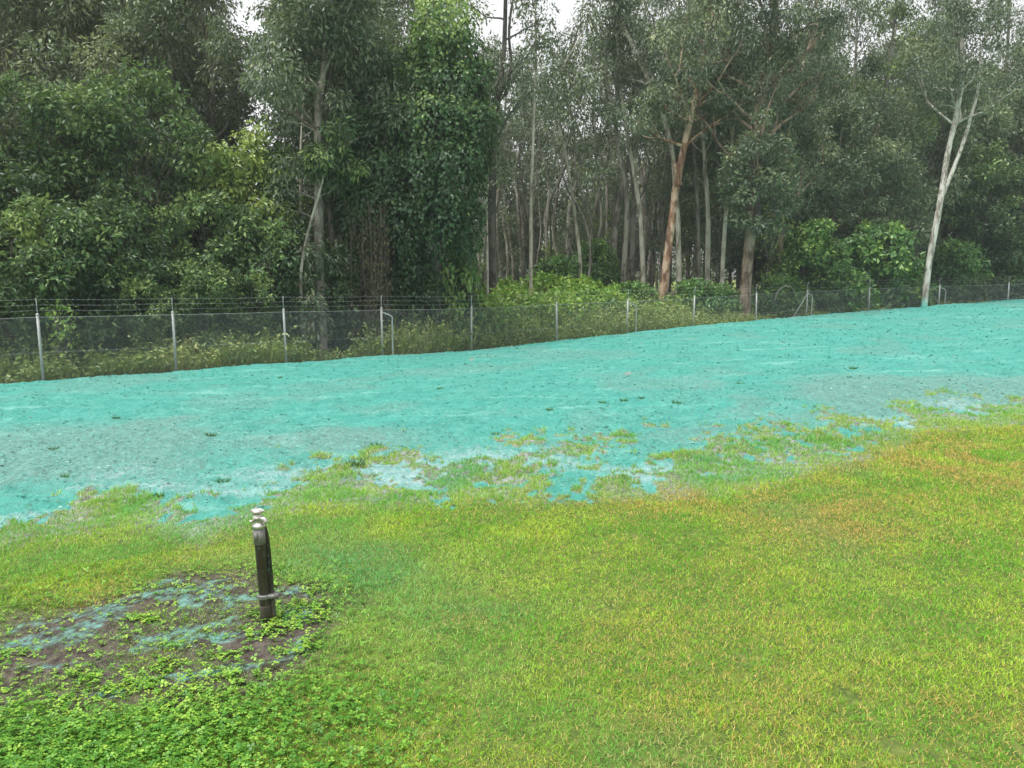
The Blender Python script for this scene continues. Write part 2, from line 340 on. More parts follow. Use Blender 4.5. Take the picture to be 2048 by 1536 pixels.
# ------------------------------------------------------------------ lawn blades and clover
rng = np.random.default_rng(11)
def blades(name, x, y, length, width, lean, tone, dry, spray, rng):
    n = len(x); z = ground_z(x, y, True) - .004
    a = rng.uniform(0, 2 * pi, n); f = rng.uniform(0, 2 * pi, n)
    P = np.stack([x, y, z], 1); Sd = np.stack([np.cos(f), np.sin(f), np.zeros(n)], 1) * (width / 2)[:, None]
    Ln = np.stack([np.cos(a), np.sin(a), np.zeros(n)], 1)
    m1 = P + Ln * (length * np.sin(lean) * .4)[:, None]; m1[:, 2] += length * np.cos(lean) * .62
    tip = P + Ln * (length * np.sin(lean) * 1.15)[:, None]; tip[:, 2] += length * np.cos(lean) * .92
    V = np.stack([P - Sd, P + Sd, m1 + Sd * .85, m1 - Sd * .85, tip], 1).reshape(-1, 3); b = np.arange(n) * 5
    Q = np.stack([b, b + 1, b + 2, b + 3], 1); T = np.stack([b + 3, b + 2, b + 4], 1)
    two = lambda v: np.concatenate([v, v])
    return mesh_np(name, V, Q, T, fattrs={'tone': two(tone), 'dry': two(dry), 'spray': two(spray)})
def patches(x, y):
    u = x / y
    dry = .26 * smooth(.46, .68, fbm(x * .9 + 3, y * .9, 4, 71)) + .13 * smooth(-.1, .55, u) * smooth(.36, .62, fbm(x * 1.7, y * 1.7, 3, 75)) + .10 * (fbm(x * 5, y * 5, 2, 76) - .3)
    for px, py, r in ((1640, 1040, .8), (1950, 1400, .35), (1350, 990, .7), (1330, 1490, .3), (560, 1262, .22), (180, 1215, .3), (1990, 930, 1.4), (940, 1215, .3)):
        c = on_plane(px, py); dry = dry + .72 * np.exp(-((x - c[0]) ** 2 + ((y - c[1])) ** 2) / r ** 2) * smooth(.3, .6, fbm(x * 3, y * 3, 2, 78))
    d = np.hypot((x - PIPE[0] - .25), (y - PIPE[1] - .45)); t = edge_y(x, y) - y
    spray = .5 * smooth(1.7, .3, d + (fbm(x * 2, y * 2, 2, 83) - .5)) + .55 * smooth(.8, 0, t) * smooth(.4, .6, fbm(x * 1.5, y * 1.5, 2, 85)) + .3 * smooth(.56, .7, fbm(x * .8, y * .8, 3, 87))
    return dry, np.clip(spray, 0, .85)
N = 980000
y = rng.uniform(2.1, 14.5, N); x = rng.uniform(-.86, .86, N) * (y + .75)
cv, pl, th, br, fl = fields(x, y); t = y - edge_y(x, y)
clump = fbm(x * 2.6, y * 1.7, 3, 91)
dens = (1 - smooth(.10, .90, cv)) ** np.where(t > -.6, 2.2, 1.4) * np.interp(y, [2.1, 2.6, 5, 8, 12], [.9, 1, 1, .9, .8]) * (1 - .93 * br * smooth(.62, .38, fbm(x * 2.4, y * 2.4, 3, 95)))
dens = dens * smooth(.2, .45, fbm(x * 5, y * 5, 3, 97) + .15)
far = (t > .1); dens = dens * (t < 4.2)
keep = rng.random(N) < dens; x, y, t, br, clump = x[keep], y[keep], t[keep], br[keep], clump[keep]; n = len(x)
dry, spray = patches(x, y)
near_edge = smooth(-.9, 0, t)
length = rng.uniform(.015, .038, n) * (1 + .55 * (fbm(x * 1.4, y * 1.4, 3, 99) - .5)) * (1 + .9 * near_edge * smooth(.35, .6, clump)) * (1 - .45 * br)
width = rng.uniform(.0029, .0050, n) * np.interp(y, [2.5, 5, 9], [1, 1.25, 2.0]); length = length * np.interp(y, [3, 6, 10], [1, 1.1, 1.35])
obj('grass', blades('grass', x, y, length, width, rng.uniform(.25, 1.15, n), rng.random(n), dry, np.where(t > -.4, np.maximum(spray, .38), spray), rng), GRASS,
    kind='stuff', label='short lawn grass, green with yellow and orange dry patches, in the foreground', category='grass')
print('blades', n)

def clover(rng):
    n0 = 90000; y = np.sqrt(rng.uniform(2.2 ** 2, 5.4 ** 2, n0)); u = rng.uniform(-.82, .35, n0); x = u * y
    cv, pl, th, br, fl = fields(x, y)
    k = smooth(-.02, -.45, u) * smooth(4.0, 3.1, y) * smooth(.30, .55, fbm(x * 1.3, y * 1.3, 3, 101)) + .6 * br * smooth(.56, .68, fbm(x * 2.6, y * 4.2, 4, 103)) + .08 * smooth(-.1, -.3, u)
    keep = rng.random(n0) < k * .75 * smooth(1.2, .6, cv); x, y, br = x[keep], y[keep], br[keep]; n = len(x)
    h = rng.uniform(.012, .05, n) * (1 - .4 * br); z = ground_z(x, y, True) + h; a0 = rng.uniform(0, 2 * pi, n); r = rng.uniform(.008, .015, n)
    g = {'tone': [], 'dry': [], 'spray': []}; V = []; dry, spray = patches(x, y); tone = rng.random(n)
    tx = rng.normal(0, .28, n); ty = rng.normal(0, .28, n) - .12
    for k in range(3):
        a = a0 + k * 2.1
        def pt(rad, da, lift):
            dx = np.cos(a + da) * r * rad; dy = np.sin(a + da) * r * rad
            return np.stack([x + dx, y + dy, z + dx * tx + dy * ty + lift * r], 1)
        V.append(np.stack([pt(.05, 0, 0), pt(1.05, -.62, .12), pt(1.5, 0, -.02), pt(1.05, .62, .12)], 1))
        g['tone'].append(np.clip(.10 + .62 * tone + .22 * br + rng.normal(0, .1, n), 0, 1)); g['dry'].append(dry * .25 + .10 * br); g['spray'].append(spray * .6)
    V = np.concatenate(V).reshape(-1, 3)
    me = mesh_np('clover', V, np.arange(len(V)).reshape(-1, 4), fattrs={k: np.concatenate(v) for k, v in g.items()})
    print('clover', n)
    obj('clover', me, CLOVER, kind='stuff', label='low round-leaved clover in the lower left of the lawn', category='clover')
clover(np.random.default_rng(12))

# weed tufts standing alone on the turquoise bank
TUFT_LABELS = ['dark weed tuft on the turquoise bank just above and left of the standpipe', 'small weed tuft low on the bank near the left edge, above the lawn', 'weed tuft half way up the bank below the gap between second and third fence posts', 'largest weed tuft, on the lower bank below the fourth fence post', 'weed tuft low on the middle of the bank, left of a tight row of tufts', 'weed tuft second in the tight row on the middle of the bank', 'weed tuft at the right end of the tight row on the middle of the bank', 'weed tuft third in the tight row on the middle of the bank', 'lone weed tuft high on the bank right of the middle', 'weed tuft touching the lawn edge left of the standpipe', 'weed tuft above the largest tuft, below the fourth fence post', 'weed tuft on the lower bank below the fifth fence post', 'weed tuft on the left of the bank below the first fence post', 'weed tuft on the lower bank below the sixth fence post', 'weed tuft just under the fence by the third fence post', 'lone weed tuft on the bank below the ninth fence post', 'lone weed tuft on the bank between the first and second fence posts', 'weed tuft on the upper bank below the fourth and fifth fence posts']
rng = np.random.default_rng(13)
def tuft_mesh(seed):
    r = np.random.default_rng(seed); n = 70; g = Geo()
    a = r.uniform(0, 2 * pi, n); rad = r.random(n) ** .5 * .10; P = np.stack([np.cos(a) * rad, np.sin(a) * rad, np.full(n, -.01)], 1)
    D = np.stack([np.cos(a) * .6, np.sin(a) * .6, np.full(n, 1.0)], 1) + r.normal(0, .3, (n, 3)); Nn = r.normal(0, 1, (n, 3))
    g.leaves(P, D, Nn, r.uniform(.07, .2, n), .016, r.random(n)); return g.mesh('weed_tuft')
TUFTS = [tuft_mesh(s) for s in range(4)]
LEAF_TUFT = leaf_mat('tuft_leaves', (.03, .12, .05), (.06, .20, .06), (.14, .30, .07))
for k, (px, py, sc) in enumerate([(447, 966, 1.0), (128, 955, .8), (420, 868, 1.1), (712, 932, 1.6), (1205, 805, .8), (1248, 802, 1.1), (1352, 812, 1.1), (1283, 798, .9),
                                  (1706, 738, 1.2), (318, 1000, .8), (752, 888, 1.2), (990, 868, .9), (108, 905, .8), (1100, 826, .9), (560, 745, .9), (1480, 770, 1.0), (232, 830, .9), (880, 770, 1.0)]):
    p = on_plane(px, py); z = float(ground_z(p[0], p[1], True))
    p = at(px, py, p[1]); o = obj('weed_tuft', TUFTS[k % 4], LEAF_TUFT, loc=(p[0], p[1], z), label=TUFT_LABELS[k], category='weed', group='weed tufts on the turquoise bank')
    o.rotation_euler = (0, 0, k * 1.3); sc *= .5; o.scale = (sc, sc, sc * .8)

def mulch_flakes():
    r = np.random.default_rng(15); n = 110000; y = np.exp(r.uniform(math.log(4.6), math.log(48), n)); x = r.uniform(-.78, .78, n) * y
    t = y - edge_y(x, y); cv, pl, th, br, fl = fields(x, y); lump = fbm(x * 3, y * 2.2, 3, 151)
    keep = (behind(x, y) < -.35) & (t > -.8) & (r.random(n) < cv * (.35 + 1.1 * smooth(.4, .65, lump))); x, y, th, pl, lump = x[keep], y[keep], th[keep], pl[keep], lump[keep]; n = len(x)
    size = r.uniform(.5, 1.5, n) * np.interp(y, [5, 10, 20, 45], [.018, .030, .046, .08]); z = ground_z(x, y, True) + size * .10
    a = r.uniform(0, 2 * pi, n); D = np.stack([np.cos(a), np.sin(a), r.normal(.03, .15, n)], 1); N_ = r.normal(0, .27, (n, 3)); N_[:, 2] += 1
    g = Geo(); P = np.stack([x, y, z], 1); g.leaves(P - D * (size * .5)[:, None], D, N_, size * r.uniform(.9, 1.7, n), size * r.uniform(.35, .8, n), np.clip(r.normal(.60, .13, n) + (pl + th - .4) * .22, 0, 1), .06)
    print('flakes', n); me = g.mesh('mulch_flakes', False)
    m = M('mulch_fibre'); tn = m.attr('tone'); n1 = m.noise(m.pos(), .8, 3)
    c = m.mix(m.ramp(tn, .05, .40), (.04, .20, .165), (.05, .25, .205)); c = m.mix(m.ramp(tn, .45, .75), c, (.08, .305, .252)); c = m.mix(m.ramp(tn, .78, 1.0), c, (.27, .44, .385))
    obj('mulch_flakes', me, m.princ(c, .85, 0, .2), kind='stuff', label='clotted turquoise mulch fibres lying over the bank', category='mulch')
mulch_flakes()

# ------------------------------------------------------------------ standpipe in the bare patch
def metal(name, c, rough, met=0.9, spot=.5, dirt=False):
    m = M(name); n = m.noise(m.pos(1, 1, .4, local=True), 24, 4); n2 = m.noise(m.pos(local=True), 60, 3)
    col = m.mix(m.math('MULTIPLY', m.ramp(n, .4, .65), spot), c, tuple(v * .45 for v in c))
    if dirt:
        sep = m.n('SeparateXYZ'); m.put(sep.inputs[0], m.n('TexCoord').outputs['Object']); k = m.ramp(m.math('MULTIPLY_ADD', n2, -.45, sep.outputs[2]), -.22, .12, .8, 0.0)
        col = m.mix(k, col, (.11, .10, .085)); col = m.mix(m.ramp(m.noise(m.pos(local=True), 38, 3), .60, .68, 0, .5), col, (.10, .24, .21))
    return m.princ(col, m.ramp(n2, .3, .7, rough - .1, rough + .15), met, .5, m.bump(n2, .25, .004))
STEEL = metal('dull_steel', (.62, .60, .56), .32, .9, .35); GALV = metal('galvanised_steel', (.42, .44, .42), .55, .5, .35)
WIRE = metal('weathered_wire', (.40, .42, .43), .6, .3, .2)
BLACK = metal('black_pipe', (.016, .015, .015), .36, 0, .3, True); BROWNP = metal('brown_pipe', (.050, .036, .030), .42, 0, .5, True); CLAMP = metal('grey_clamp', (.22, .22, .21), .5, .4, .4)
SLEEVE = metal('muddy_sleeve', (.07, .058, .046), .7, 0, .6)
pz = float(ground_z(PIPE[0], PIPE[1], True))
sp = thing('standpipe', 'dark brown standpipe with silver cap standing in the bare patch of lawn', 'standpipe', (PIPE[0], PIPE[1], pz)); sp.rotation_euler = (radians(1.0), radians(-1.8), radians(8))
g = Geo(); g.lathe([(.0, -.1), (.033, -.1), (.033, .56), (.034, .565), (.034, .575), (.0, .575)], 24); obj('pipe', g.mesh('pipe'), BROWNP, sp)
g = Geo(); g.tube(spline([(.040, .014, -.1), (.040, .014, .2), (.038, .012, .48), (.026, .010, .60), (.018, .008, .63)], 12), .018, 12); obj('hose', g.mesh('hose'), BLACK, sp)
g = Geo(); g.lathe([(.0335, -.1), (.036, -.1), (.036, .095), (.035, .105), (.0335, .106)], 24); obj('sleeve', g.mesh('sleeve'), SLEEVE, sp)
g = Geo(); g.lathe([(.0335, .150), (.041, .150), (.043, .155), (.043, .172), (.041, .177), (.0335, .177)], 24); g.box((.052, -.008, .163), (.06, .05, .022)); g.box((.080, -.02, .163), (.012, .02, .034)); obj('clamp', g.mesh('clamp'), CLAMP, sp)
g = Geo(); g.lathe([(.034, .50), (.037, .502), (.037, .60), (.0, .60)], 24); g.box((-.015, -.037, .555), (.02, .012, .05)); obj('bracket', g.mesh('bracket'), CLAMP, sp)
cp = Geo(); cp.lathe([(.0, .600), (.036, .600), (.041, .604), (.041, .622), (.034, .628), (.025, .634), (.024, .650), (.031, .655), (.033, .668), (.030, .676), (.020, .681), (.018, .690), (.032, .694), (.036, .702), (.032, .714), (.018, .722), (.0, .725)], 24)
cap_o = obj('cap', cp.mesh('cap'), STEEL, sp)
g = Geo(); g.tube(spline([(.0, -.008, .660), (.030, -.018, .662), (.044, -.022, .655), (.047, -.023, .636)], 9), [.014, .014, .014, .0145, .015, .015, .016, .017, .017], 12); obj('spout', g.mesh('spout'), STEEL, cap_o)
g = Geo(); g.tube([(-.012, -.004, .652), (-.040, -.012, .648), (-.047, -.014, .646)], [.008, .009, .012], 10); obj('lug', g.mesh('lug'), STEEL, cap_o)
g = Geo(); g.tube(spline([(-.042, .006, .706), (-.02, -.002, .716), (.02, -.006, .716), (.043, -.012, .704)], 9), .0075, 8); obj('handle', g.mesh('handle'), STEEL, cap_o)

# ------------------------------------------------------------------ wire fence
fence = thing('wire_fence', 'galvanised chain-link fence with barbed wire along the top of the turquoise bank', 'fence')
FZ = ground_z(FENCE_X, FENCE_Y); rng = np.random.default_rng(21)
tops = []
for k in range(len(FENCE_X)):
    b = np.array([FENCE_X[k], FENCE_Y[k], FZ[k]]); tilt = np.array([rng.normal(0, .012), rng.normal(0, .01), 0])
    g = Geo(); g.tube([b - [0, 0, .3], b + tilt * .9 + [0, 0, .9], b + tilt * 1.86 + [0, 0, 1.86]], .038, 10); g.lathe([(.044, 0), (.044, .02), (.025, .045), (0, .05)], 10, b + tilt * 1.86 + [0, 0, 1.855])
    p = obj('post', g.mesh('post'), GALV, fence)
    g = Geo(); g.tube([b + tilt * 1.86 + [0, 0, 1.89], b + tilt * 2.1 + [-.01, .02, 2.1], b + tilt * 2.3 + [.015, -.03, 2.3]], .013, 6); obj('barb_arm', g.mesh('barb_arm'), GALV, p)
    tops.append((b, tilt))
def stay(k, along, name='stay'):
    b, tl = tops[k]; d = tops[min(k + 1, len(tops) - 1)][0] - tops[k - 1][0]; d[2] = 0; d /= np.linalg.norm(d); q = np.array([d[1], -d[0], 0])
    f = b + d * along + q * .1; f[2] = float(ground_z(f[0], f[1])) - .2
    top = b + tl * 1.7 + [0, 0, 1.72]; g = Geo()
    g.tube(spline([top, (top * .3 + f * .7) * [1, 1, 0] + [0, 0, top[2] - .10], f * [1, 1, 0] + [0, 0, top[2] - .2], f * [1, 1, 0] + [0, 0, top[2] - .45], f], 16), .03, 10); obj(name, g.mesh(name), GALV, fence)
stay(4, .36); stay(7, .45); stay(10, .3); stay(12, .45)
for k, al in ((10, -1.5),):
    b, tl = tops[k]; d = tops[k + 1][0] - tops[k - 1][0]; d[2] = 0; d /= np.linalg.norm(d); f = b + d * al; f[2] = float(ground_z(f[0], f[1])) + .05
    g = Geo(); g.tube([b + [0, 0, 1.65], f], .026, 8); obj('brace', g.mesh('brace'), GALV, fence)
for hgt, rad in ((.06, .003), (.85, .003), (1.80, .005)):
    g = Geo()
    for k in range(len(tops) - 1):
        p0 = tops[k][0] + tops[k][1] * hgt + [0, -.045, hgt]; p1 = tops[k + 1][0] + tops[k + 1][1] * hgt + [0, -.045, hgt]
        g.tube([p0, (p0 + p1) / 2 - [0, 0, .012], p1], rad, 4, False)
    obj('strand', g.mesh('strand'), WIRE, fence)
for hgt in (1.98, 2.13, 2.28):
    g = Geo()
    for k in range(len(tops) - 1):
        off = [.0, -.02, 0]; p0 = tops[k][0] + tops[k][1] * hgt + [0, -.02, hgt]; p1 = tops[k + 1][0] + tops[k + 1][1] * hgt + [0, -.02, hgt]
        g.tube([p0, (p0 + p1) / 2 - [0, 0, .03], p1], .0018, 4, False)
        for q in np.linspace(.03, .97, 26):
            c = p0 + (p1 - p0) * q - [0, 0, .03 * (1 - abs(2 * q - 1))]; g.tube([c + [-.008, -.01, -.018], c + [.008, .01, .018]], .0016, 3, False); g.tube([c + [.008, .01, -.018], c + [-.008, -.01, .018]], .0022, 3, False)
    obj('barbed_wire', g.mesh('barbed_wire'), WIRE, fence)
for k in range(len(tops) - 1):
    A, B = tops[k][0], tops[k + 1][0]; L = float(np.linalg.norm((B - A)[:2])); d = (B - A) / L; H0, H1, r = .05, 1.8, .00115; g = Geo(); nrm = np.array([d[1], -d[0], 0]) * .05
    for sgn in (1, -1):
        for a0 in np.arange(-H1, L + H1, .0707):
            a1 = a0 + sgn * (H1 - H0); lo, hi = 0.0, 1.0
            if abs(a1 - a0) > 1e-6:
                t0, t1 = sorted(((0 - a0) / (a1 - a0), (L - a0) / (a1 - a0))); lo, hi = max(lo, t0), min(hi, t1)
            if hi - lo < .01: continue
            pt = lambda t: A + d * (a0 + (a1 - a0) * t) + nrm + [0, 0, H0 + (H1 - H0) * t]
            g.tube([pt(lo), pt(hi)], r, 3, False)
    obj('chain_link', g.mesh('chain_link', False), WIRE, fence, kind='stuff')

# ------------------------------------------------------------------ trees and bushes
def limb(wood, crown, start, direction, length, r0, rng, puff_r, n_leaf, leaf, tone, depth=0, lift=.35, droop=.7, subs=3):
    d = np.asarray(direction, float); d /= np.linalg.norm(d); P = [np.asarray(start, float)]; m = 6
    for k in range(m):
        d = d + rng.normal(0, .16, 3) + np.array([0, 0, lift / m]); d /= np.linalg.norm(d); P.append(P[-1] + d * length / m)
    P = np.array(P); wood.tube(P, np.linspace(r0, r0 * .25, len(P)), 6 if r0 > .04 else 4, False)
    if depth == 0:
        for k in range(subs):
            i_ = rng.integers(2, m); ax = rng.normal(0, 1, 3); ax[2] = abs(ax[2]) * .6; dd = (P[i_] - P[i_ - 1]); dd = dd / np.linalg.norm(dd) + ax * .75
            limb(wood, crown, P[i_], dd, length * rng.uniform(.35, .6), r0 * .45, rng, puff_r, n_leaf, leaf, tone, 1, lift, droop)
    tn = np.clip(tone + rng.normal(0, .12), .1, .9)
    for k in ((m,) if depth else (m, m - 2)):
        crown.puff(P[k] + rng.normal(0, .1, 3), puff_r * rng.uniform(.7, 1.25), int(n_leaf * rng.uniform(.7, 1.3)), rng, leaf[0], leaf[1], droop, .8, tn)
def gum(seed, path, r0, crown_from=.45, limbs=9, spread=3.2, puff_r=.75, n_leaf=170, leaf=(.22, .08), tone=.45, r1=.3, flare=.35, sides=10, subs=3, droop=.8, fuzz=0, fuzz_from=.6):
    r = np.random.default_rng(seed); wood, crown = Geo(), Geo(); P = spline(path, 22); tt = np.linspace(0, 1, 22)
    R = r0 * (1 - (1 - r1) * tt ** .9) * (1 + flare * np.exp(-tt * 22)); wood.tube(P, R, sides, True, .05, r)
    for k in range(limbs):
        t = crown_from + (1 - crown_from) * (k + r.random()) / limbs; i_ = min(int(t * 21), 20); az = k * 2.4 + r.uniform(-.5, .5); el = r.uniform(.35, .95)
        dirn = np.array([cos(az) * cos(el), sin(az) * cos(el), sin(el)]); ln = spread * (1.15 - .55 * (t - crown_from) / (1 - crown_from + 1e-6)) * r.uniform(.7, 1.15)
        limb(wood, crown, P[i_], dirn, ln, R[i_] * .5, r, puff_r, n_leaf, leaf, tone, 0, .35, droop, subs)
    for k in range(fuzz):                            # short leafy shoots along the upper trunk
        t = fuzz_from + (1 - fuzz_from) * (k + r.random()) / fuzz; i_ = min(int(t * 21), 20); az = r.uniform(pi * .9, pi * 2.1); q = P[i_] + np.array([cos(az), sin(az), .3]) * r.uniform(.5, 1.5)
        wood.tube([P[i_], (P[i_] + q) / 2 + [0, 0, .1], q], [.04, .03, .012], 4, False); crown.puff(q, r.uniform(.5, .85), int(n_leaf * .8), r, leaf[0], leaf[1], droop, .8, float(np.clip(tone + r.normal(0, .12), .1, .9)))
    limb(wood, crown, P[-1], P[-1] - P[-2], spread * .6, R[-1], r, puff_r, n_leaf, leaf, tone, 0, .3, droop, subs)
    return wood.mesh('trunk'), crown.mesh('crown', False)
def dense(seed, H, W, n_puffs=85, n_leaf=300, leaf=(.13, .06), tone=.4, low=.02, r0=.09, stems=3, top_tone=.22, puff=(.35, .75), profile='egg'):
    r = np.random.default_rng(seed); wood, crown = Geo(), Geo()
    for s in range(stems):
        a = r.uniform(0, 2 * pi); lean = r.uniform(.1, .3) * W
        wood.tube(spline([(0.1 * cos(a), .1 * sin(a), -.2), (lean * .3 * cos(a), lean * .3 * sin(a), H * .35), (lean * cos(a), lean * sin(a), H * .82)], 10), np.linspace(r0, r0 * .25, 10), 6, False)
    for k in range(n_puffs):
        h = low + (1 - low) * ((k + r.random()) / n_puffs) ** .9
        if profile == 'egg': wr = (.62 + .55 * h) * math.sqrt(max(0.0, 1 - max(0, (h - .45) / .57) ** 2))
        elif profile == 'mound': wr = math.sqrt(max(0, 1 - h ** 2))
        else: wr = (1.05 - .75 * h)
        az = r.uniform(0, 2 * pi); rad = W / 2 * wr * r.random() ** .35; pr = r.uniform(*puff)
        c = np.array([cos(az) * rad, sin(az) * rad, max(h * H - pr * .5, pr * .3)])
        if r.random() < .35: wood.tube([np.array([0, 0, c[2] * .7]) + c * [.2, .2, 0], c], [.025, .01], 4, False)
        tn = tone + top_tone * (h - .45) + r.normal(0, .13)  # paler clumps upward: young leaves plus top light painted into the tone
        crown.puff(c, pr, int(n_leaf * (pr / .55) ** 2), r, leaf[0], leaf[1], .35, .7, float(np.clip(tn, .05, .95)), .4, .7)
    return wood.mesh('trunk'), crown.mesh('crown', False)
def place(name, label, meshes, mats, loc, rotz=0.0, scale=1.0, group=None, cat='tree'):
    o = thing(name, label, cat, loc, rotz, scale, group)
    obj('trunk' if cat == 'tree' else 'stem', meshes[0], mats[0], o); obj('crown' if cat == 'tree' else 'foliage', meshes[1], mats[1], o); return o
def foot(px, Y):
    x = float(at(px, 576, Y)[0]); return (x, Y, float(ground_z(x, Y)) - .05)
def path_px(pts, Y, bend=0.0, seed=0):               # trunk line as metres from its foot
    r = np.random.default_rng(seed); b = at(*pts[0], Y); f = foot(pts[0][0], Y); out = [np.array([0, 0, -.15])]
    for k, p in enumerate(pts):
        q = at(*p, Y) - np.array([b[0], Y, f[2]]); q[1] = bend * k / len(pts) + r.normal(0, .08) * k; 
        if k == 0: q = np.array([0, 0, max(q[2] * .5, .2)])
        out.append(q)
    return np.array(out)

# --- dense front trees of the left
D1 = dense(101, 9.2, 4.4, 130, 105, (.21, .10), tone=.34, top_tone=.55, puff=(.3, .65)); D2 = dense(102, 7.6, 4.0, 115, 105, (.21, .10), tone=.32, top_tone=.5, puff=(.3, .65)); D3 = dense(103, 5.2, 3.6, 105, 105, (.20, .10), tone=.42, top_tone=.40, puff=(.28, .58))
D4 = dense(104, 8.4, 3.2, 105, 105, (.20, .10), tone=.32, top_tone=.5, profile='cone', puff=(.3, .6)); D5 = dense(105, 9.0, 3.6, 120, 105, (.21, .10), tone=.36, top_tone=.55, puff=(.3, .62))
left = [(-70, 23.5, D2, 1.0, 'broad leafy wattle tree cut by the left edge of the photo'), (62, 24.6, D1, .97, 'dense wattle tree with pale top nearest the left edge'),
        (185, 25.6, D5, .97, 'dense wattle tree second from the left edge, slightly lower top'), (302, 26.6, D1, 1.06, 'dense round-topped wattle tree rising above its left neighbours'),
        (122, 22.9, D3, 1.0, 'low bushy wattle leaning over the first fence bay'), (235, 23.9, D2, .70, 'low bushy wattle behind the middle of the first fence bay'),
        (10, 22.3, D3, .9, 'low dark wattle behind the fence end at the left edge'), (345, 25.0, D4, .6, 'low dark bush behind the second fence post'),
        (440, 26.6, D3, 1.08, 'olive green bush between the second and third fence posts'), (545, 27.2, D3, .92, 'low bush just left of the grey vine-clad trunk'), (60, 22.2, D3, .62, 'knee of leaves hanging low behind the leftmost fence post'), (395, 24.6, D3, .66, 'small rounded bush right of the second fence post'), (290, 23.6, D3, .55, 'small rounded bush left of the second fence post'), (500, 26.0, D3, .6, 'small bush left of the third fence post'),
        (405, 30.5, D4, .9, 'slim dark tree behind the second fence post')]
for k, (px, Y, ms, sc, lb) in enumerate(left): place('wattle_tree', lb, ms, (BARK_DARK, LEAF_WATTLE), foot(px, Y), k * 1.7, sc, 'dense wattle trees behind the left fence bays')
yg = gum(120, [(0, 0, -.2), (.1, 0, 2.5), (.35, .1, 4.6), (.9, .1, 6.3)], .13, .55, 10, 2.2, .6, 110, (.20, .10), .62)
place('young_tree', 'yellow-green spreading tree left of the white gap of sky', yg, (BARK_GREY, LEAF_OLIVE), foot(455, 28.5), 0)
place('columnar_tree', 'narrow dark vine-covered column left of the grey trunk', dense(121, 7.6, 1.5, 60, 150, (.17, .11), tone=.40, puff=(.3, .55)), (BARK_DARK, LEAF_VINE), foot(566, 29))
sap = dense(122, 2.3, 1.0, 16, 90, (.13, .075), .85, .45, .02, 2, .1, (.16, .28)); place('sapling', 'bright yellow-green sapling beside the leftmost fence post', sap, (BARK_GREY, LEAF_BRIGHT), foot(112, 21.5), 0, 1.0, None, 'sapling')

# --- grey trunks left of the vine tower
B1 = gum(130, path_px([(640, 655), (634, 520), (632, 380), (634, 220), (640, 80), (636, -140)], 27.8, .6, 1), .25, .55, 11, 3.0, .8, 170, tone=.4, flare=.5, fuzz=16, fuzz_from=.2)
place('gum_tree', 'thick grey gum trunk with pale foot behind the third fence bay', B1, (BARK_GREY, LEAF_GUM), foot(640, 27.8))
B2 = gum(131, path_px([(668, 640), (662, 480), (656, 330), (660, 180), (672, 20), (690, -120)], 28.8, .4, 2), .17, .6, 8, 2.6, .75, 190, tone=.4)
place('gum_tree', 'slimmer grey gum trunk close to the right of the thick grey trunk', B2, (BARK_DARK, LEAF_GUM), foot(668, 28.8))
B3 = gum(132, path_px([(604, 630), (602, 560), (606, 490), (625, 425), (640, 370), (652, 300)], 27.0, .3, 3), .07, .75, 5, 1.2, .4, 110, tone=.5, r1=.5)
place('leaning_sapling', 'thin pale crooked stem crossing in front of the thick grey trunk', B3, (BARK_PALE, LEAF_WATTLE), foot(604, 27.0))
B4 = gum(133, path_px([(398, 600), (402, 420), (410, 300), (415, 150), (400, 0), (380, -120)], 33, .4, 4), .2, .5, 9, 3.2, .85, 190, tone=.4)
place('gum_tree', 'grey gum rising behind the second fence post, crown at the top edge', B4, (BARK_GREY, LEAF_GUM), foot(398, 33))
B5 = gum(134, path_px([(604, 600), (602, 420), (600, 290), (606, 120), (600, -100)], 31, .4, 5), .11, .62, 6, 2.2, .7, 160, tone=.4)
place('gum_tree', 'slender pale gum right beside the white gap of sky', B5, (BARK_PALE, LEAF_GUM), foot(604, 31))

